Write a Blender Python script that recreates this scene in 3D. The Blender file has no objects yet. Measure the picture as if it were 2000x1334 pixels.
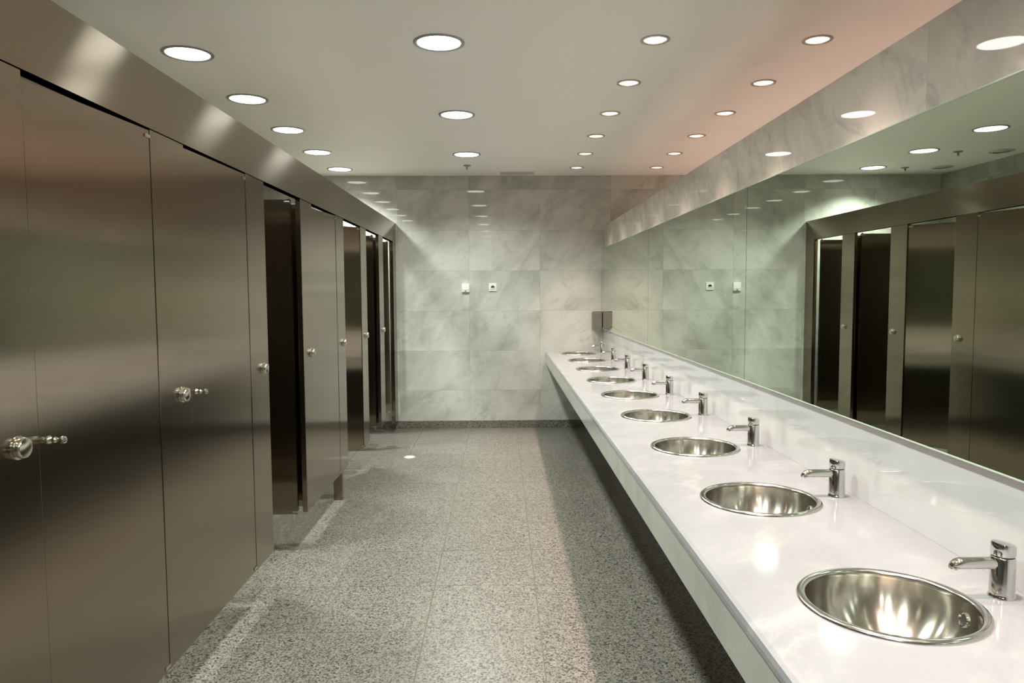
import bpy, bmesh, math, random
from math import sin, cos, pi, radians as R
from mathutils import Vector, Matrix
random.seed(7)
SC = bpy.context.scene
COL = SC.collection

# ------------------------------------------------------------------ camera
F_PX, YAW, PITCH, ROLL = 1415.6, 0.0154, -0.0691, -0.0055
def camera():
    cy, sy = cos(YAW), sin(YAW); cp, sp = cos(PITCH), sin(PITCH); cr, sr = cos(ROLL), sin(ROLL)
    ry = Matrix(((cy, -sy, 0), (sy, cy, 0), (0, 0, 1))); rp = Matrix(((1, 0, 0), (0, cp, sp), (0, -sp, cp)))
    m = rp @ ry
    ex, ey, ez = Vector(m[0]), Vector(m[1]), Vector(m[2])
    right = cr * ex + sr * ez; up = -sr * ex + cr * ez
    cam = bpy.data.cameras.new('camera'); o = bpy.data.objects.new('camera', cam); COL.objects.link(o)
    cam.sensor_width = 36.0; cam.lens = 36.0 * F_PX / 2000.0; cam.clip_start = 0.05
    mw = Matrix((right, up, -ey)).transposed().to_4x4(); mw.translation = Vector((0, 0, 1.6))
    o.matrix_world = mw
    SC.camera = o
camera()

# ------------------------------------------------------------------ world, view, light levels
w = bpy.data.worlds.new('room_dark'); SC.world = w; w.use_nodes = True
w.node_tree.nodes['Background'].inputs[0].default_value = (0.0, 0.0, 0.0, 1)
SC.view_settings.view_transform = 'Standard'; SC.view_settings.look = 'None'
SC.view_settings.gamma = 1.0; SC.view_settings.use_curve_mapping = False
SC.view_settings.exposure = 0.66
SC.cycles.max_bounces = 10; SC.cycles.diffuse_bounces = 7; SC.cycles.glossy_bounces = 6
SC.cycles.sample_clamp_indirect = 6.0
P_AISLE, P_STALL, P_SINK, P_BACK = 21.0, 21.0, 4.6, 23.0      # watts per lamp
COOL, WARM = (0.93, 1.0, 0.92), (1.0, 0.775, 0.685)
LENS_E, BULB_E = 6.0, 6.5

# ------------------------------------------------------------------ room measures (metres)
D, ZC = 8.442, 2.9275                    # far wall, ceiling
XS, ZFT, ZFB, ZDB = -1.21, 2.39, 2.168, 0.235   # stall front plane, header top / bottom, panel bottom
XW, XM = 1.20, 1.175                     # low wall face, mirror face
ZST, ZMT, ZMB = 2.345, 2.087, 1.167      # low wall top, mirror top / bottom
XCF, ZCT, ZCA = 0.518, 0.90, 0.757       # counter front, top, apron bottom
XL, XR, YB = -2.77, 3.6, -4.4            # left, right and back walls
XA, A0, AP = -1.7287, 4.155, 0.954       # lamp rows
XB, B0, BP = -0.3203, 3.978, 1.584
XC, C0, CP = 0.8293, 3.935, 0.796
XD = 1.6965
SX, S0, SP = 0.864, 1.560, 0.8137        # sinks
OP0, OPP, OPW = 1.895, 0.9415, 0.675     # stall door openings

# ------------------------------------------------------------------ materials
def new_mat(name):
    m = bpy.data.materials.new(name); m.use_nodes = True
    nt = m.node_tree; b = nt.nodes['Principled BSDF']
    return m, nt, b
def N(nt, typ, **kw):
    n = nt.nodes.new(typ)
    for k, v in kw.items(): setattr(n, k, v)
    return n
def lk(nt, a, b): nt.links.new(a, b)
def setin(nt, sock, v):
    if isinstance(v, bpy.types.NodeSocket): nt.links.new(v, sock)
    else: sock.default_value = v
def mth(nt, op, a, b=0.0, c=0.0, clamp=False):
    n = N(nt, 'ShaderNodeMath', operation=op, use_clamp=clamp)
    for s, v in zip(n.inputs, (a, b, c)): setin(nt, s, v)
    return n.outputs[0]
def vm(nt, op, a, b=(0, 0, 0)):
    n = N(nt, 'ShaderNodeVectorMath', operation=op)
    setin(nt, n.inputs[0], a); setin(nt, n.inputs[1], b)
    return n.outputs[0]
def comb(nt, x, y, z):
    n = N(nt, 'ShaderNodeCombineXYZ')
    for s, v in zip(n.inputs, (x, y, z)): setin(nt, s, v)
    return n.outputs[0]
def noise(nt, vec, scale, detail=2.0, rough=0.5, dist=0.0):
    n = N(nt, 'ShaderNodeTexNoise'); lk(nt, vec, n.inputs['Vector'])
    n.inputs['Scale'].default_value = scale; n.inputs['Detail'].default_value = detail
    n.inputs['Roughness'].default_value = rough; n.inputs['Distortion'].default_value = dist
    return n.outputs['Fac']
def ramp(nt, fac, stops, interp='LINEAR'):
    n = N(nt, 'ShaderNodeValToRGB'); n.color_ramp.interpolation = interp
    e = n.color_ramp.elements
    while len(e) < len(stops): e.new(0.5)
    for el, (p, c) in zip(e, stops):
        el.position = p; el.color = (c[0], c[1], c[2], 1) if isinstance(c, (tuple, list)) else (c, c, c, 1)
    lk(nt, fac, n.inputs[0]); return n.outputs[0]
def mix(nt, fac, a, b, mode='MIX'):
    n = N(nt, 'ShaderNodeMix', data_type='RGBA', blend_type=mode)
    setin(nt, n.inputs[0], fac)
    for s, v in ((n.inputs[6], a), (n.inputs[7], b)):
        if isinstance(v, (tuple, list)): s.default_value = (v[0], v[1], v[2], 1)
        else: lk(nt, v, s)
    return n.outputs[2]
def objco(nt): return N(nt, 'ShaderNodeTexCoord').outputs['Object']
def sep(nt, v):
    n = N(nt, 'ShaderNodeSeparateXYZ'); lk(nt, v, n.inputs[0]); return n.outputs

def marble(name, au, av, du, dv, ou, ov, base, dark, vein, rough=0.1, joint=0.28, veins=0.42, slabvar=0.10, mottle=0.22, mscale=6.0):
    """polished slabs du x dv laid on axes au, av; veins run on the diagonal, every slab is cut from another place"""
    m, nt, b = new_mat(name)
    co = objco(nt); s = sep(nt, co)
    u, v = s[au], s[av]
    cu = mth(nt, 'DIVIDE', mth(nt, 'SUBTRACT', u, ou), du); cv = mth(nt, 'DIVIDE', mth(nt, 'SUBTRACT', v, ov), dv)
    fu, fv = mth(nt, 'FLOOR', cu), mth(nt, 'FLOOR', cv)
    wn = N(nt, 'ShaderNodeTexWhiteNoise', noise_dimensions='3D'); lk(nt, comb(nt, fu, fv, 3.7), wn.inputs['Vector'])
    off = vm(nt, 'MULTIPLY', wn.outputs['Color'], (17.0, 23.0, 11.0))
    p = vm(nt, 'ADD', comb(nt, u, v, 0.0), off)
    # skewed axes so clouds and veins lean
    ps = sep(nt, p)
    q = comb(nt, mth(nt, 'ADD', mth(nt, 'MULTIPLY', ps[0], 0.75), mth(nt, 'MULTIPLY', ps[1], -0.65)),
             mth(nt, 'ADD', mth(nt, 'MULTIPLY', ps[0], 0.36), mth(nt, 'MULTIPLY', ps[1], 0.42)), ps[2])
    cloud = noise(nt, q, 2.6, 5.0, 0.55, 0.6)
    c1 = ramp(nt, cloud, [(0.34, dark), (0.58, base), (1.0, base)])
    n1 = noise(nt, q, 1.7, 6.0, 0.6, 1.1)
    ridge = mth(nt, 'ABSOLUTE', mth(nt, 'SUBTRACT', n1, 0.5))
    line = ramp(nt, ridge, [(0.0, 1.0), (0.012, 0.55), (0.035, 0.0)])
    patch = ramp(nt, noise(nt, q, 3.4, 2.0, 0.5), [(0.52, 0.0), (0.68, 1.0)])
    vf = mth(nt, 'MULTIPLY', mth(nt, 'MULTIPLY', line, patch), 0.75 * veins)
    c2 = mix(nt, vf, c1, vein)
    spots = ramp(nt, noise(nt, q, 9.0, 3.0, 0.6, 0.5), [(0.66, 0.0), (0.74, 1.0)])
    c2 = mix(nt, mth(nt, 'MULTIPLY', spots, 0.28 * veins), c2, vein)
    mo = noise(nt, q, mscale, 6.0, 0.68, 0.9)
    c2 = mix(nt, mth(nt, 'MULTIPLY', ramp(nt, mo, [(0.50, 0.0), (0.66, 1.0)]), mottle), c2, vein)
    tone = mth(nt, 'ADD', 1.0 - slabvar, mth(nt, 'MULTIPLY', wn.outputs['Value'], slabvar))
    c3 = mix(nt, 1.0, c2, comb(nt, tone, tone, tone), 'MULTIPLY')
    ju = mth(nt, 'MULTIPLY', mth(nt, 'ABSOLUTE', mth(nt, 'SUBTRACT', mth(nt, 'FRACT', mth(nt, 'ADD', cu, 0.5)), 0.5)), du)
    jv = mth(nt, 'MULTIPLY', mth(nt, 'ABSOLUTE', mth(nt, 'SUBTRACT', mth(nt, 'FRACT', mth(nt, 'ADD', cv, 0.5)), 0.5)), dv)
    jm = mth(nt, 'LESS_THAN', mth(nt, 'MINIMUM', ju, jv), 0.0022)
    c4 = mix(nt, mth(nt, 'MULTIPLY', jm, joint), c3, (vein[0] * 0.8, vein[1] * 0.8, vein[2] * 0.75))
    lk(nt, c4, b.inputs['Base Color'])
    b.inputs['Roughness'].default_value = rough
    return m

def steel(name, tangent, base=(0.315, 0.266, 0.21), rough=0.15, aniso=0.9, streak=True, axis=2):
    """brushed sheet; tangent is the direction ACROSS the brushing"""
    m, nt, b = new_mat(name)
    b.inputs['Metallic'].default_value = 1.0
    b.inputs['Anisotropic'].default_value = aniso
    if tangent == 'vertical': t = comb(nt, 0.0, 0.0, 1.0)
    elif tangent == 'horizontal':
        g = N(nt, 'ShaderNodeNewGeometry'); t = vm(nt, 'CROSS_PRODUCT', g.outputs['Normal'], (0.0, 0.0, 1.0))
    elif tangent == 'meridian':
        g = N(nt, 'ShaderNodeNewGeometry'); tg = N(nt, 'ShaderNodeTangent', direction_type='RADIAL', axis='Z')
        t = vm(nt, 'CROSS_PRODUCT', g.outputs['Normal'], tg.outputs[0])
    if tangent: lk(nt, t, b.inputs['Tangent'])
    co = objco(nt)
    if streak:
        sc = [420.0, 420.0, 420.0]; sc[axis] = 1.0
        st = noise(nt, vm(nt, 'MULTIPLY', co, tuple(sc)), 1.0, 2.0)
        sm = noise(nt, co, 1.6, 3.0, 0.6)
        r = mth(nt, 'ADD', mth(nt, 'ADD', rough - 0.02, mth(nt, 'MULTIPLY', st, 0.015)), mth(nt, 'MULTIPLY', sm, 0.03))
        lk(nt, r, b.inputs['Roughness'])
        k = mth(nt, 'ADD', 0.96, mth(nt, 'MULTIPLY', st, 0.08))
        lk(nt, mix(nt, 1.0, base, comb(nt, k, k, k), 'MULTIPLY'), b.inputs['Base Color'])
    else:
        b.inputs['Roughness'].default_value = rough; b.inputs['Base Color'].default_value = (*base, 1)
    return m

def plain(name, col, rough=0.5, metal=0.0, var=0.04, scale=40.0, **kw):
    m, nt, b = new_mat(name)
    co = objco(nt); n = noise(nt, co, scale, 2.0)
    k = mth(nt, 'ADD', 1.0 - var, mth(nt, 'MULTIPLY', n, 2 * var))
    lk(nt, mix(nt, 1.0, col, comb(nt, k, k, k), 'MULTIPLY'), b.inputs['Base Color'])
    b.inputs['Roughness'].default_value = rough; b.inputs['Metallic'].default_value = metal
    for kk, vv in kw.items(): b.inputs[kk].default_value = vv
    return m
def emitter(name, col, strength):
    m, nt, b = new_mat(name)
    b.inputs['Base Color'].default_value = (0.8, 0.8, 0.8, 1)
    b.inputs['Emission Color'].default_value = (*col, 1); b.inputs['Emission Strength'].default_value = strength
    b.inputs['Roughness'].default_value = 0.4
    return m

def granite(name, tiles=True):
    m, nt, b = new_mat(name)
    co = objco(nt); s = sep(nt, co)
    v1 = N(nt, 'ShaderNodeTexVoronoi'); lk(nt, co, v1.inputs['Vector']); v1.inputs['Scale'].default_value = 150.0
    g = sep(nt, v1.outputs['Color'])
    c = ramp(nt, g[0], [(0.0, (0.036, 0.033, 0.028)), (0.14, (0.09, 0.084, 0.072)), (0.30, (0.175, 0.164, 0.14)), (0.60, (0.245, 0.229, 0.197)), (0.86, (0.19, 0.169, 0.145)), (1.0, (0.325, 0.31, 0.27))], 'CONSTANT')
    big = noise(nt, co, 28.0, 3.0, 0.65)
    c = mix(nt, 1.0, c, ramp(nt, big, [(0.3, 0.78), (0.7, 1.05)]), 'MULTIPLY')
    rough = 0.34
    if tiles:
        cu = mth(nt, 'DIVIDE', mth(nt, 'SUBTRACT', s[0], -0.367), 0.545); cv = mth(nt, 'DIVIDE', mth(nt, 'SUBTRACT', s[1], 3.328), 0.5325)
        wn = N(nt, 'ShaderNodeTexWhiteNoise', noise_dimensions='3D'); lk(nt, comb(nt, mth(nt, 'FLOOR', cu), mth(nt, 'FLOOR', cv), 1.3), wn.inputs['Vector'])
        tone = mth(nt, 'ADD', 0.94, mth(nt, 'MULTIPLY', wn.outputs['Value'], 0.08))
        c = mix(nt, 1.0, c, comb(nt, tone, tone, tone), 'MULTIPLY')
        ju = mth(nt, 'MULTIPLY', mth(nt, 'ABSOLUTE', mth(nt, 'SUBTRACT', mth(nt, 'FRACT', mth(nt, 'ADD', cu, 0.5)), 0.5)), 0.545)
        jv = mth(nt, 'MULTIPLY', mth(nt, 'ABSOLUTE', mth(nt, 'SUBTRACT', mth(nt, 'FRACT', mth(nt, 'ADD', cv, 0.5)), 0.5)), 0.5325)
        a = mth(nt, 'MULTIPLY', mth(nt, 'LESS_THAN', ju, 0.0032), 0.85); bb = mth(nt, 'MULTIPLY', mth(nt, 'LESS_THAN', jv, 0.0028), 0.85)
        jm = mth(nt, 'MAXIMUM', a, bb)
        c = mix(nt, jm, c, (0.12, 0.095, 0.072))
        lk(nt, mth(nt, 'ADD', rough, mth(nt, 'MULTIPLY', jm, 0.4)), b.inputs['Roughness'])
    else: b.inputs['Roughness'].default_value = rough
    lk(nt, c, b.inputs['Base Color'])
    return m

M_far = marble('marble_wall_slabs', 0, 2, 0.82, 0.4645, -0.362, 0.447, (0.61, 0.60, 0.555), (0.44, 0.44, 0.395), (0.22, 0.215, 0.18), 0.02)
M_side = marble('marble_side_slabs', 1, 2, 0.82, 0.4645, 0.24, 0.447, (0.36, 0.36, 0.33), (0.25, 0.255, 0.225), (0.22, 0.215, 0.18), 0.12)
M_low = marble('marble_low_wall_slabs', 1, 2, 0.82, 2.0, 0.42, 0.50, (0.69, 0.615, 0.555), (0.53, 0.47, 0.42), (0.34, 0.32, 0.29), 0.02, joint=0.18, veins=0.7, mottle=0.5, mscale=9.0)
M_ctr = marble('marble_worktop', 1, 0, 2.44, 3.0, 0.335, -1.0, (0.225, 0.236, 0.248), (0.20, 0.209, 0.218), (0.42, 0.40, 0.37), 0.085, joint=0.12, veins=0.3, slabvar=0.03, mottle=0.16, mscale=5.0)
M_apr = marble('marble_apron', 1, 2, 2.44, 3.0, 0.335, -1.0, (0.36, 0.365, 0.345), (0.28, 0.285, 0.265), (0.36, 0.35, 0.31), 0.12, joint=0.12, veins=0.7, slabvar=0.03, mottle=0.35, mscale=8.0)
M_spl = marble('marble_backsplash', 1, 2, 2.44, 2.0, 0.335, 0.50, (0.52, 0.52, 0.52), (0.47, 0.47, 0.465), (0.5, 0.49, 0.47), 0.04, joint=0.12, veins=0.25, slabvar=0.03, mottle=0.10)
M_disp = steel('dispenser_steel', None, (0.42, 0.375, 0.32), 0.4, 0.0, streak=False)
M_cap = plain('drain_cap_metal', (0.55, 0.53, 0.48), 0.5)
M_ctr.node_tree.nodes['Principled BSDF'].inputs['Specular IOR Level'].default_value = 0.22
M_floor = granite('granite_floor_tiles'); M_base = granite('granite_skirting', False)
M_ceil = plain('ceiling_paint', (0.93, 0.915, 0.88), 0.6, var=0.015, scale=3.0)
M_st_v = steel('brushed_steel_sheet', 'horizontal')
M_st_h = steel('brushed_steel_header', 'vertical', axis=1, rough=0.17, aniso=1.0)
M_bowl = steel('spun_steel_bowl', 'meridian', (0.50, 0.48, 0.42), 0.20, 0.93, streak=False)
M_rim = steel('polished_steel_rim', None, (0.60, 0.585, 0.55), 0.15, 0.0, streak=False)
M_chrome = plain('chrome', (0.66, 0.65, 0.63), 0.11, 1.0, var=0.0)
M_satin = plain('satin_nickel', (0.62, 0.58, 0.51), 0.16, 1.0, var=0.02)
M_shade = plain('under_counter_shade', (0.09, 0.088, 0.08), 0.4)  # dark colour holding the shade below the worktop
M_dark = plain('dark_recess', (0.02, 0.02, 0.02), 0.5)
M_mirror = plain('mirror_silver', (0.69, 0.77, 0.67), 0.0, 1.0, var=0.0)
M_glassedge = plain('mirror_edge', (0.42, 0.52, 0.44), 0.15)
M_trimA = plain('lamp_ring_grey', (0.36, 0.36, 0.36), 0.35, 0.3)
M_trimC = plain('lamp_ring_pale', (0.50, 0.47, 0.43), 0.3, 0.5)
M_white = plain('white_plastic', (0.80, 0.80, 0.77), 0.35)
M_grey = plain('grey_plastic', (0.25, 0.25, 0.235), 0.5)
M_vent = plain('vent_paint', (0.60, 0.58, 0.55), 0.5)
M_lens = emitter('lit_diffuser', (0.95, 1.0, 0.95), LENS_E)
M_bulb = emitter('lit_halogen', (1.0, 0.88, 0.80), BULB_E)
M_refl = plain('lamp_reflector', (0.86, 0.83, 0.80), 0.35, 0.2)

# ------------------------------------------------------------------ mesh helpers
def bx(bm, x0, x1, y0, y1, z0, z1, bev=0.0):
    r = bmesh.ops.create_cube(bm, size=1.0)
    bmesh.ops.scale(bm, vec=(x1 - x0, y1 - y0, z1 - z0), verts=r['verts'])
    bmesh.ops.translate(bm, vec=((x0 + x1) / 2, (y0 + y1) / 2, (z0 + z1) / 2), verts=r['verts'])
    if bev > 0:
        es = list({e for v in r['verts'] for e in v.link_edges})
        bmesh.ops.bevel(bm, geom=es, offset=bev, segments=2, profile=0.7, affect='EDGES')
def lathe(bm, prof, seg=32, mat=None, closed_top=True, closed_bot=True):
    """prof: list of (r, z) turned about Z; mat moves it"""
    rings = []
    for r, z in prof:
        if r < 1e-6: rings.append([bm.verts.new((0, 0, z))])
        else: rings.append([bm.verts.new((r * cos(2 * pi * k / seg), r * sin(2 * pi * k / seg), z)) for k in range(seg)])
    for a, b in zip(rings, rings[1:]):
        for k in range(seg):
            k2 = (k + 1) % seg
            if len(a) == 1 and len(b) == 1: continue
            if len(a) == 1: bm.faces.new((a[0], b[k2], b[k]))
            elif len(b) == 1: bm.faces.new((a[k], a[k2], b[0]))
            else: bm.faces.new((a[k], a[k2], b[k2], b[k]))
    vs = [v for r in rings for v in r]
    if mat is not None: bmesh.ops.transform(bm, matrix=mat, verts=vs)
    return vs
def prism(bm, pts, axis, a, b):
    """polygon pts in the two other axes, extruded along axis from a to b"""
    def mk(p, t):
        c = [0, 0, 0]; o = [i for i in range(3) if i != axis]; c[o[0]], c[o[1]] = p; c[axis] = t; return bm.verts.new(c)
    A = [mk(p, a) for p in pts]; B = [mk(p, b) for p in pts]
    bm.faces.new(A); bm.faces.new(list(reversed(B)))
    for i in range(len(pts)):
        j = (i + 1) % len(pts); bm.faces.new((A[i], B[i], B[j], A[j]))
def plate(bm, x0, x1, y0, y1, z, holes, up=True, seg=48):
    """flat sheet at height z with round holes [(x, y, r)] sorted along y, one cell of sheet per hole"""
    cuts = [y0] + [(holes[i][1] + holes[i + 1][1]) / 2 for i in range(len(holes) - 1)] + [y1]
    cells = zip(cuts, cuts[1:], holes) if holes else []
    for ya, yb, (hx, hy, hr) in cells:
        inner, outer = [], []
        angs = sorted(set([2 * pi * k / seg for k in range(seg)] + [math.atan2(cy - hy, cx - hx) % (2 * pi) for cx in (x0, x1) for cy in (ya, yb)]))
        for t in angs:
            c, s = cos(t), sin(t)
            inner.append(bm.verts.new((hx + hr * c, hy + hr * s, z)))
            k = min((((x1 - hx) if c > 0 else (x0 - hx)) / c) if abs(c) > 1e-9 else 1e9, (((yb - hy) if s > 0 else (ya - hy)) / s) if abs(s) > 1e-9 else 1e9)
            outer.append(bm.verts.new((hx + k * c, hy + k * s, z)))
        n = len(angs)
        for i in range(n):
            j = (i + 1) % n
            f = (inner[i], outer[i], outer[j], inner[j])
            bm.faces.new(f if up else tuple(reversed(f)))
    if not holes:
        f = [bm.verts.new(p) for p in ((x0, y0, z), (x1, y0, z), (x1, y1, z), (x0, y1, z))]
        bm.faces.new(f if up else list(reversed(f)))
def obj(name, bm, mat, parent=None, smooth=False, recalc=True):
    if recalc: bmesh.ops.recalc_face_normals(bm, faces=bm.faces[:])
    me = bpy.data.meshes.new(name); bm.to_mesh(me); bm.free()
    me.materials.append(mat)
    if smooth:
        for p in me.polygons: p.use_smooth = True
        me.set_sharp_from_angle(angle=R(38))
    o = bpy.data.objects.new(name, me); COL.objects.link(o)
    if parent is not None: o.parent = parent
    return o
def tag(o, label, cat, group=None):
    o['label'] = label; o['category'] = cat
    if group: o['group'] = group
    return o
def thing(name, label, cat, loc=(0, 0, 0), group=None):
    o = bpy.data.objects.new(name, None); COL.objects.link(o); o.location = loc; o.empty_display_size = 0.05
    return tag(o, label, cat, group)
def struct(name, bm, mat, recalc=True, parent=None):
    o = obj(name, bm, mat, parent, recalc=recalc)
    if parent is None: o['kind'] = 'structure'
    return o
def dup(root, loc, label):
    r = root.copy(); COL.objects.link(r); r.location = loc; r['label'] = label
    for ch in list(root.children):
        c = ch.copy(); COL.objects.link(c); c.parent = r
        for g in list(ch.children):
            d = g.copy(); COL.objects.link(d); d.parent = c
    return r
def BM(): return bmesh.new()
ORD = ['first', 'second', 'third', 'fourth', 'fifth', 'sixth', 'seventh', 'eighth', 'ninth', 'tenth', 'eleventh', 'twelfth']

# ------------------------------------------------------------------ setting
b = BM(); bx(b, XL - .1, XR + .1, YB - .1, D + .1, -0.12, 0.0); struct('floor', b, M_floor)
yC = [C0 + CP * k for k in range(-5, 6)]
b = BM()
xs_ = [XL - .1, XC - .17, XC + .17, XD - .17, XD + .17, XR + .1]
for i, (xa, xb) in enumerate(zip(xs_, xs_[1:])):
    hs = [(XC, y, 0.062) for y in yC] if i == 1 else ([(XD, y, 0.062) for y in yC[-7:]] if i == 3 else [])
    plate(b, xa, xb, YB - .1, D + .1, ZC, hs, up=False, seg=40)
# sheet stands under a deck
bx(b, XL - .1, XR + .1, YB - .1, D + .1, ZC + 0.16, ZC + 0.2)
struct('ceiling', b, M_ceil, recalc=False)
b = BM(); bx(b, XL - .1, XR + .1, D, D + .1, 0.0, ZC + .2); struct('wall_far', b, M_far)
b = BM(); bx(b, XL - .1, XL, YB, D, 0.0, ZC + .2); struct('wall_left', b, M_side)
b = BM(); bx(b, XL - .1, XR + .1, YB - .1, YB, 0.0, ZC + .2); struct('wall_back', b, M_far)
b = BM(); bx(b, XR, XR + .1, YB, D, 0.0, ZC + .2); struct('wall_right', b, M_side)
b = BM(); bx(b, XW, XW + 0.14, YB, D, 0.0, ZST, 0.0); struct('wall_basins', b, M_low)
b = BM(); bx(b, XW - .002, XW, YB, D, ZCT + .0005, ZMB + .01); struct('trim_1', b, M_spl)
b = BM(); bx(b, XW - .004, XW, YB, D - .012, 0.089, ZCA); struct('shade_sheet', b, M_shade)  # unseen dark sheet, added to deepen the shade under the counter
b = BM(); bx(b, XL, XW, D - 0.012, D, 0.0, 0.089, 0.003); struct('baseboard_far', b, M_base)
b = BM(); bx(b, XW - 0.012, XW, YB, D - .012, 0.0, 0.089, 0.003); struct('baseboard_right', b, M_base)

# ------------------------------------------------------------------ mirrors on the low wall
for i, (ya, yb_) in enumerate([(5.775, D - 0.004), (3.467, 5.771), (1.15, 3.463), (-1.2, 1.146)]):
    lab = ['frameless wall mirror panel in the far corner, by the soap dispenser', 'second frameless wall mirror panel from the far wall, between two seams',
           'frameless wall mirror panel reflecting the near closed stall doors, right edge of the photo', 'frameless wall mirror panel nearest the back wall'][i]
    t = thing('wall_mirror', lab, 'mirror', (XM, ya, ZMB), 'mirror panels on the basin wall')
    b = BM(); bx(b, 0.0, XW - XM, 0, yb_ - ya, 0, ZMT - ZMB); obj('silvered_glass', b, M_mirror, t)
    b = BM()
    L, H = yb_ - ya, ZMT - ZMB
    bx(b, -0.0012, 0.004, 0, L, -0.004, 0.0); bx(b, -0.0012, 0.004, 0, L, H, H + 0.004)
    obj('polished_edge', b, M_glassedge, t)

# ------------------------------------------------------------------ counter
yk = [S0 + SP * k for k in range(9)]
t = thing('basin_counter', 'long white marble worktop with nine round basins set in it', 'counter', (0, 0, 0))
b = BM()
c0 = 0.012
plate(b, XCF + c0, XW - .001, YB, D - .001, ZCT, [(SX, y, 0.180) for y in yk], up=True, seg=48)
def quad(bm, *ps): bm.faces.new([bm.verts.new(p) for p in ps])
quad(b, (XCF + c0, YB, ZCT), (XCF + c0, D, ZCT), (XCF + .003, D, ZCT - .006), (XCF + .003, YB, ZCT - .006))
quad(b, (XCF + .003, YB, ZCT - .006), (XCF + .003, D, ZCT - .006), (XCF, D, ZCT - .018), (XCF, YB, ZCT - .018))
quad(b, (XCF, YB, ZCT - .018), (XCF, D, ZCT - .018), (XCF, D, ZCT - .030), (XCF, YB, ZCT - .030))
for y in yk:   # cut edge of each hole
    seg = 48
    for k in range(seg):
        a0, a1 = 2 * pi * k / seg, 2 * pi * (k + 1) / seg
        quad(b, (SX + .18 * cos(a0), y + .18 * sin(a0), ZCT), (SX + .18 * cos(a1), y + .18 * sin(a1), ZCT),
             (SX + .18 * cos(a1), y + .18 * sin(a1), ZCT - .03), (SX + .18 * cos(a0), y + .18 * sin(a0), ZCT - .03))
plate(b, XCF, XW - .001, YB, D - .001, ZCT - .030, [(SX, y, 0.180) for y in yk], up=False, seg=48)
obj('worktop', b, M_ctr, t, recalc=False)
b = BM(); bx(b, XCF + .004, XCF + .034, YB, D, ZCA, ZCT - .030, 0.0); obj('apron', b, M_apr, t)
b = BM(); bx(b, XCF + .034, XW - 0.001, YB, D, ZCA + .0, ZCA + .012); obj('underside_board', b, M_grey, t)

# ------------------------------------------------------------------ sinks
def make_sink():
    t = thing('round_basin', '', 'sink', (0, 0, 0), 'round steel basins in the marble counter')
    b = BM(); pr = []
    for i in range(21):
        a = i / 20 * pi / 2
        pr.append((0.026 + 0.149 * cos(a) ** 0.85 if i < 20 else 0.026, -0.002 - 0.135 * sin(a) ** 1.0))
    lathe(b, pr, 72); obj('bowl', b, M_bowl, t, True)
    b = BM(); pr = [(0.1745, -0.006)] + [(0.185 + 0.0105 * cos(pi - pi * k / 8), 0.0015 + 0.0075 * sin(pi * k / 8)) for k in range(9)] + [(0.1955, 0.0)]
    lathe(b, pr, 72); obj('rim', b, M_rim, t, True)
    # overflow on the wall side of the bowl
    zo = -0.040; sa = 0.038 / 0.135; ro = 0.026 + 0.149 * math.sqrt(1 - sa * sa) ** 0.85
    mo = Matrix.Translation((ro - 0.001, 0, zo)) @ Matrix.Rotation(R(-78), 4, 'Y')
    b = BM(); lathe(b, [(0.0115, 0.001), (0.0125, 0.0035), (0.0145, 0.004), (0.0165, 0.002), (0.017, -0.003)], 28, mo); ov = obj('overflow_ring', b, M_chrome, t, True)
    b = BM(); lathe(b, [(0.0, 0.0012), (0.0122, 0.0012)], 24, mo); obj('overflow_hole', b, M_dark, ov)
    b = BM(); lathe(b, [(0.0, -0.1345), (0.008, -0.1335), (0.014, -0.1345), (0.024, -0.1350), (0.030, -0.1365), (0.030, -0.142)], 32); obj('drain', b, M_chrome, t, True)
    return t
s_lab = ['round steel basin nearest the camera, at the front of the marble counter'] + ['round steel basin, %s from the camera along the marble counter' % ORD[k] for k in range(1, 8)] + ['round steel basin farthest away, beside the far marble wall']
sink = make_sink()
for k, y in enumerate(yk):
    if k == 0: sink.location = (SX, y, ZCT); sink['label'] = s_lab[0]
    else: dup(sink, (SX, y, ZCT), s_lab[k])

# ------------------------------------------------------------------ taps
def make_tap():
    t = thing('basin_tap', '', 'tap', (0, 0, 0), 'chrome push taps behind the basins')
    b = BM(); lathe(b, [(0.0, 0.0), (0.0280, 0.0), (0.0280, 0.004), (0.0265, 0.006), (0.0258, 0.010), (0.0252, 0.092), (0.0235, 0.0945), (0.0, 0.0945)], 36); obj('body', b, M_chrome, t, True)
    b = BM(); lathe(b, [(0.0, 0.094), (0.0222, 0.094), (0.0222, 0.0985), (0.0, 0.0985)], 32); obj('collar_gap', b, M_dark, t, True)
    b = BM(); vs = lathe(b, [(0.0, 0.098), (0.0245, 0.098), (0.0253, 0.100), (0.0253, 0.121), (0.0238, 0.1245), (0.0, 0.1265)], 36)
    for v in vs:
        if v.co.z > 0.11: v.co.z += -v.co.x * 0.16
    obj('push_cap', b, M_chrome, t, True)
    # spout towards -X with a slanted nose
    b = BM(); m = Matrix.Translation((-0.014, 0, 0.079)) @ Matrix.Rotation(R(-90), 4, 'Y')
    vs = lathe(b, [(0.0, 0.0), (0.0140, 0.0), (0.0136, 0.078), (0.0132, 0.096), (0.0105, 0.101), (0.0, 0.1015)], 28, m)
    for v in vs:
        if v.co.x < -0.09: v.co.x += (v.co.z - 0.079) * 0.75
    sp_ = obj('spout', b, M_chrome, t, True)
    b = BM(); m2 = Matrix.Translation((-0.110, 0, 0.0745)) @ Matrix.Rotation(R(42), 4, 'Y')
    lathe(b, [(0.0, -0.0085), (0.0082, -0.0085), (0.0098, -0.0065), (0.0105, 0.006), (0.0, 0.006)], 24, m2); obj('aerator', b, M_satin, sp_, True)
    return t
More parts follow.
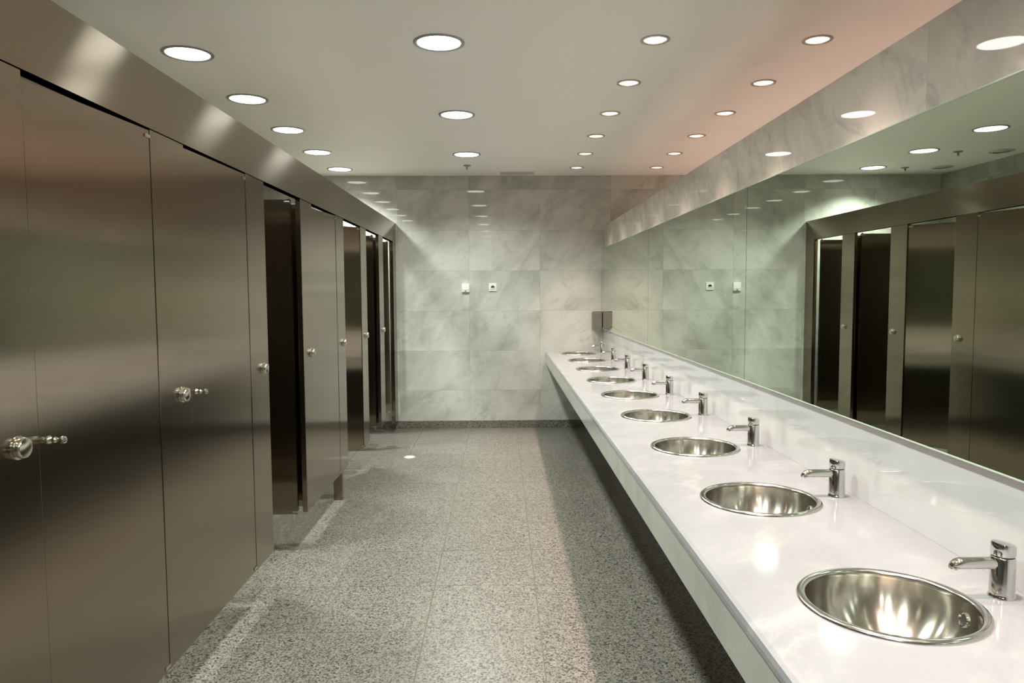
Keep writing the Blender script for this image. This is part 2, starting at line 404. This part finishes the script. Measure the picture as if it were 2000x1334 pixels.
t_lab = ['chrome push tap nearest the camera, behind the front basin'] + ['chrome push tap behind the %s basin from the camera' % ORD[k] for k in range(1, 8)] + ['chrome push tap behind the farthest basin, under the soap dispenser']
tap = make_tap()
for k, y in enumerate(yk):
    p = (1.137, y + 0.03, ZCT)
    if k == 0: tap.location = p; tap['label'] = t_lab[0]
    else: dup(tap, p, t_lab[k])

# ------------------------------------------------------------------ toilet stalls
def knob_bm(bm, x):
    m = Matrix.Translation((x, 0, 0)) @ Matrix.Rotation(R(90), 4, 'Y')
    lathe(bm, [(0.0, 0.0), (0.0305, 0.0), (0.0300, 0.0035), (0.0250, 0.005), (0.0245, 0.008), (0.0270, 0.0095), (0.0270, 0.017), (0.0245, 0.021), (0.014, 0.0235), (0.0, 0.024)], 32, m)
def pull_bm(bm, x):
    m = Matrix.Translation((x, 0, 0)) @ Matrix.Rotation(R(90), 4, 'Y')
    lathe(bm, [(0.0, 0.0), (0.0115, 0.0), (0.011, 0.004), (0.0065, 0.009), (0.0075, 0.015), (0.0085, 0.018), (0.0055, 0.023), (0.0055, 0.028), (0.0095, 0.033), (0.0112, 0.038), (0.0095, 0.044), (0.005, 0.047), (0.0, 0.0475)], 28, m)
TH = 0.030
state = ['closed', 'closed', 'open', 'closed', 'open', 'open', 'open']
angle = [0.0, 0.0, 89.0, 0.0, 40.0, 89.0, 84.0]
l_st = ['brushed steel toilet stall nearest the camera at the left edge, door shut with pull knob',
        'second brushed steel toilet stall from the camera, door shut with pull knob',
        'third brushed steel toilet stall from the camera, door swung open showing its dark face',
        'fourth brushed steel toilet stall from the camera, shut door without pull knob',
        'fifth brushed steel toilet stall from the camera, door ajar reflecting a pale band',
        'sixth brushed steel toilet stall from the camera, second last, door swung open',
        'seventh brushed steel toilet stall, last one by the far wall, door open with lit slit']
for k in range(7):
    y0 = OP0 + OPP * k; y1 = y0 + OPW; yp = y0 - (OPP - OPW)
    t = thing('toilet_stall', l_st[k], 'toilet stall', (XS, y0, 0), 'row of steel toilet stalls')
    b = BM(); bx(b, -TH, 0.0, yp - y0 if k else -0.9, -0.0015, ZDB, ZFB - 0.002, 0.0015); pil = obj('pilaster', b, M_st_v, t)
    b = BM(); knob_bm(b, 0.0); kn = obj('latch_knob', b, M_satin, pil, True); kn.location = (0.0, -0.085, 1.216)
    # divider at the near side of the stall, behind the pilaster
    yd = (yp + y0) / 2 - y0 if k else -0.45
    b = BM(); bx(b, XL - XS + 0.004, -TH - 0.001, yd - 0.012, yd + 0.012, ZDB, 2.15, 0.0015); obj('divider', b, M_st_v, t)
    if k == 4:
        b = BM(); bx(b, -0.086, -0.018, 5.515 - y0, 5.555 - y0, 0.0, ZDB + 0.002, 0.002); obj('foot', b, M_st_v, t)
    # door, hinged on its far side, swings inwards
    a = angle[k]
    W = OPW - 0.0035
    drop = {0: 0.018, 1: 0.007, 3: 0.022}.get(k, 0.0)
    b = BM(); prism(b, [(-W, ZDB), (0.0, ZDB), (0.0, ZFB - 0.006 if drop else ZFB - 0.012), (-W, ZFB - 0.006 - drop if drop else ZFB - 0.012)], 0, -TH / 2, TH / 2)
    d = obj('door', b, M_st_v, t)
    if a == 0.0:
        d.location = (-TH / 2 - 0.002, OPW - 0.0015, 0.0)
    elif a < 60:
        d.location = (-TH / 2, OPW - 0.012, 0.0); d.rotation_euler = (0, 0, R(-a))
    else:
        d.location = (-0.05, OPW - 0.028, 0.0); d.rotation_euler = (0, 0, R(-a))
        if k == 6: d.location.y = OPW - 0.075; d.location.x = -0.04
    if k < 2:
        b = BM(); pull_bm(b, 0.0); p = obj('pull_knob', b, M_satin, d, True); p.location = (TH / 2, -W + 0.040, 1.210)
    for z, up in ((ZFB - 0.012, 1), (ZDB, -1)):
        b = BM(); lathe(b, [(0.0, -0.004), (0.009, -0.004), (0.009, 0.006), (0.0045, 0.008), (0.0045, 0.012), (0.0, 0.012)], 20)
        h = obj('hinge_pin', b, M_satin, d, True); h.location = (0, -0.012, z)
        if up < 0: h.rotation_euler = (pi, 0, 0)
        b = BM(); bx(b, -TH / 2 - .004, TH / 2 + .004, -0.034, 0.001, -0.022, -0.010, 0.001); hp = obj('hinge_plate', b, M_satin, d)
        hp.location = (0, 0, z if up > 0 else z + 0.032)

yend = OP0 + OPP * 6 + OPW
t = thing('stall_header', 'continuous brushed steel header band running over the stall doors', 'stall header', (XS, 0, 0))
b = BM(); prism(b, [(YB, ZFB), (yend, ZFB), (D - 0.002, ZFT), (YB, ZFT)], 0, -0.04, 0.003); obj('panel', b, M_st_h, t)
t = thing('stall_end_post', 'narrow brushed steel end post mitred to the header against the far wall', 'stall post', (XS, 0, 0))
b = BM(); prism(b, [(yend, ZFB), (yend, 0.10), (D - 0.002, 0.10), (D - 0.002, ZFT)], 0, -0.04, 0.0028); obj('panel', b, M_st_v, t)

# ------------------------------------------------------------------ lamps
def area(name, power, color, radius, spread, parent, z):
    l = bpy.data.lights.new(name, 'AREA'); l.shape = 'DISK'; l.size = radius * 2; l.energy = power; l.color = color; l.spread = R(spread)
    o = bpy.data.objects.new(name, l); COL.objects.link(o); o.parent = parent; o.location = (0, 0, z)
    return o
def make_big(name, power, group, spread):
    t = thing(name, '', 'ceiling light', (0, 0, 0), group)
    b = BM(); lathe(b, [(0.138, 0.0), (0.137, -0.004), (0.130, -0.007), (0.122, -0.007), (0.117, -0.004), (0.115, 0.0)], 48); obj('trim_ring', b, M_trimA, t, True)
    b = BM(); lathe(b, [(0.0, -0.0045), (0.06, -0.004), (0.118, -0.0025), (0.118, 0.0)], 40); obj('diffuser', b, M_lens, t, True)
    area('lamp_light', power, COOL, 0.105, spread, t, -0.009)
    return t
def make_small(name, power, group):
    t = thing(name, '', 'ceiling light', (0, 0, 0), group)
    b = BM(); lathe(b, [(0.079, 0.0), (0.078, -0.004), (0.072, -0.006), (0.064, -0.006), (0.060, -0.002), (0.060, 0.004)], 40); obj('trim_ring', b, M_trimC, t, True)
    b = BM(); lathe(b, [(0.0605, 0.002), (0.057, 0.02), (0.050, 0.045), (0.040, 0.068), (0.030, 0.078)], 16); obj('reflector', b, M_refl, t)
    b = BM(); lathe(b, [(0.0, 0.036), (0.020, 0.038), (0.034, 0.048), (0.040, 0.066), (0.0, 0.078)], 24); obj('bulb', b, M_bulb, t, True)
    area('lamp_light', power, WARM, 0.045, 54, t, 0.004)
    return t
bigA = make_big('round_downlight', P_STALL, 'downlights over the stalls', 122)
for j in range(6):
    y = A0 + AP * (4 - j)
    lab = 'large white downlight above the stalls, %s from the far wall' % ('nearest' if j == 0 else ORD[j])
    if j == 0: bigA.location = (XA, y, ZC); bigA['label'] = lab
    else: dup(bigA, (XA, y, ZC), lab)
bigB = make_big('round_downlight', P_AISLE, 'downlights along the aisle', 142)
for j in range(7):
    y = B0 + BP * (2 - j)
    lab = ['large white downlight over the aisle, farthest, next to the sprinkler', 'large white downlight over the aisle, middle of the three in view', 'large white downlight over the aisle, biggest, top centre of the photo',
           'large white downlight over the aisle, fourth reflection down on the far wall', 'large white downlight over the aisle, fifth reflection down on the far wall', 'large white downlight over the aisle, sixth reflection down on the far wall',
           'large white downlight over the aisle, seventh and lowest reflection on the far wall'][j]
    if j == 0: bigB.location = (XB, y, ZC); bigB['label'] = lab
    else: dup(bigB, (XB, y, ZC), lab)
smC = make_small('small_downlight', P_SINK, 'small downlights over the basins')
for j, y in enumerate(reversed(yC)):
    lab = 'small warm downlight over the basins, %s from the far wall' % ('nearest' if j == 0 else ORD[j])
    if j == 0: smC.location = (XC, y, ZC); smC['label'] = lab
    else: dup(smC, (XC, y, ZC), lab)
smD = make_small('small_downlight', P_BACK, 'small downlights beyond the mirror wall')
for j, y in enumerate(list(reversed(yC))[:7]):
    lab = 'small warm downlight beyond the mirror wall, %s from the far wall' % ('nearest' if j == 0 else ORD[j])
    if j == 0: smD.location = (XD, y, ZC); smD['label'] = lab
    else: dup(smD, (XD, y, ZC), lab)

# ------------------------------------------------------------------ ceiling fittings
def make_sprinkler():
    t = thing('fire_sprinkler', '', 'sprinkler', (0, 0, 0), 'ceiling sprinklers')
    b = BM(); lathe(b, [(0.0, 0.0), (0.042, 0.0), (0.040, -0.006), (0.016, -0.012), (0.0, -0.012)], 28); obj('escutcheon', b, M_grey, t, True)
    b = BM(); lathe(b, [(0.0, -0.011), (0.012, -0.011), (0.010, -0.026), (0.006, -0.036), (0.0, -0.036)], 20); obj('nozzle', b, M_satin, t, True)
    b = BM(); lathe(b, [(0.0, -0.036), (0.017, -0.036), (0.017, -0.039), (0.0, -0.039)], 20); obj('deflector', b, M_satin, t, True)
    return t
spk = make_sprinkler(); spk.location = (-0.345, 7.758, ZC); spk['label'] = 'small grey fire sprinkler on the aisle ceiling behind the farthest big downlight'
dup(spk, (-2.09, 7.06, ZC), 'small grey fire sprinkler above the stalls seen in the mirror, nearer one')
dup(spk, (-2.08, 7.965, ZC), 'small grey fire sprinkler above the stalls seen in the mirror, nearest the far wall')
def make_speaker():
    t = thing('round_ceiling_vent', '', 'vent', (0, 0, 0), 'round vents above the stalls')
    b = BM(); lathe(b, [(0.112, 0.0), (0.110, -0.006), (0.098, -0.008), (0.092, -0.004), (0.092, 0.0)], 36); obj('rim', b, M_vent, t, True)
    b = BM()
    for r in (0.075, 0.055, 0.035): lathe(b, [(r + 0.012, -0.002), (r + 0.004, -0.010), (r, -0.010), (r + 0.008, -0.001)], 32)
    lathe(b, [(0.0, -0.010), (0.022, -0.009), (0.026, -0.002)], 24)
    obj('louvre', b, M_vent, t, True)
    b = BM(); lathe(b, [(0.0, -0.001), (0.094, -0.001)], 32); obj('duct_opening', b, M_dark, t)
    return t
spv = make_speaker(); spv.location = (-2.50, 7.04, ZC); spv['label'] = 'round ceiling vent above the stalls seen in the mirror, nearer one'
dup(spv, (-2.475, 7.94, ZC), 'round ceiling vent above the stalls seen in the mirror, nearest the far wall')
t = thing('air_grille', 'flat rectangular air grille in the ceiling against the far wall', 'air vent', (0.195, 8.265, ZC))
b = BM()
for xa, xb, ya, yb_ in ((-.19, .19, -.075, -.06), (-.19, .19, .06, .075), (-.19, -.175, -.06, .06), (.175, .19, -.06, .06)): bx(b, xa, xb, ya, yb_, -0.008, 0.0)
obj('frame', b, M_vent, t)
for i in range(6):
    b = BM(); bx(b, -.175, .175, -0.006, 0.006, -0.006, -0.002)
    s_ = obj('slat', b, M_vent, t); s_.location = (0, -0.05 + 0.02 * i, 0); s_.rotation_euler = (R(25), 0, 0)
b = BM(); bx(b, -.175, .175, -.06, .06, -0.0015, -0.0005); obj('duct_opening', b, M_dark, t)

# ------------------------------------------------------------------ far wall fittings
t = thing('motion_sensor', 'small white sensor box on the far wall, left of the pair', 'sensor', (-0.404, D, 1.642))
b = BM(); bx(b, -0.043, 0.043, -0.030, 0.0, -0.048, 0.048, 0.005); obj('housing', b, M_white, t, True)
b = BM(); bx(b, -0.030, 0.030, -0.034, -0.028, -0.022, -0.012, 0.002); obj('ledge', b, M_white, t, True)
b = BM(); bx(b, -0.011, 0.011, -0.033, -0.026, -0.050, -0.030, 0.002); obj('sensor_eye', b, M_grey, t)
t = thing('wall_socket', 'small white socket plate with dark half-round hole on the far wall, right of the pair', 'socket', (-0.090, D, 1.650))
b = BM(); bx(b, -0.046, 0.046, -0.014, 0.0, -0.046, 0.046, 0.004); obj('cover_plate', b, M_white, t, True)
b = BM(); prism(b, [(-0.023, -0.008)] + [(0.023 * cos(pi - pi * k / 12), -0.008 + 0.026 * sin(pi * k / 12)) for k in range(1, 12)] + [(0.023, -0.008)], 1, -0.0155, -0.012); obj('half_round_hole', b, M_dark, t)
b = BM(); bx(b, -0.035, 0.035, -0.020, -0.012, -0.020, -0.013, 0.002); obj('ledge', b, M_white, t, True)
t = thing('soap_dispenser', 'steel soap dispenser box on the far wall in the corner beside the mirror', 'dispenser', (1.115, D, 1.165))
b = BM()
pts = [(-0.055, 0.0), (0.055, 0.0), (0.055, 0.190), (0.030, 0.198), (-0.030, 0.198), (-0.055, 0.190)]
prism(b, pts, 1, -0.085, 0.0); obj('case', b, M_disp, t)
b = BM(); bx(b, -0.048, 0.052, -0.0885, -0.084, 0.012, 0.178, 0.002); obj('front_cover', b, M_disp, t)
b = BM(); bx(b, -0.052, 0.054, -0.090, -0.02, 0.183, 0.1995, 0.003); obj('lid', b, M_rim, t, True)
for px in (-0.046, 0.046):
    b = BM(); lathe(b, [(0.0, 0.0), (0.0055, 0.0), (0.005, 0.003), (0.0, 0.004)], 16, Matrix.Translation((px, -0.0885, 0.020)) @ Matrix.Rotation(R(90), 4, 'X')); obj('screw', b, M_chrome, t, True)
b = BM(); bx(b, -0.015, 0.015, -0.060, -0.035, -0.010, 0.0, 0.002); obj('push_valve', b, M_satin, t)
# ------------------------------------------------------------------ floor drain
t = thing('floor_drain', 'small round metal drain cap in the floor near the open stalls', 'floor drain', (-0.893, 6.955, 0.0))
b = BM(); lathe(b, [(0.0, 0.004), (0.050, 0.004), (0.053, 0.0005), (0.053, 0.0)], 32); obj('cap', b, M_cap, t, True)
b = BM()
for sx_ in (-1, 1): lathe(b, [(0.0, 0.0045), (0.007, 0.0045), (0.007, 0.003)], 12, Matrix.Translation((sx_ * 0.040, 0, 0)))
obj('screw_hole', b, M_dark, t)
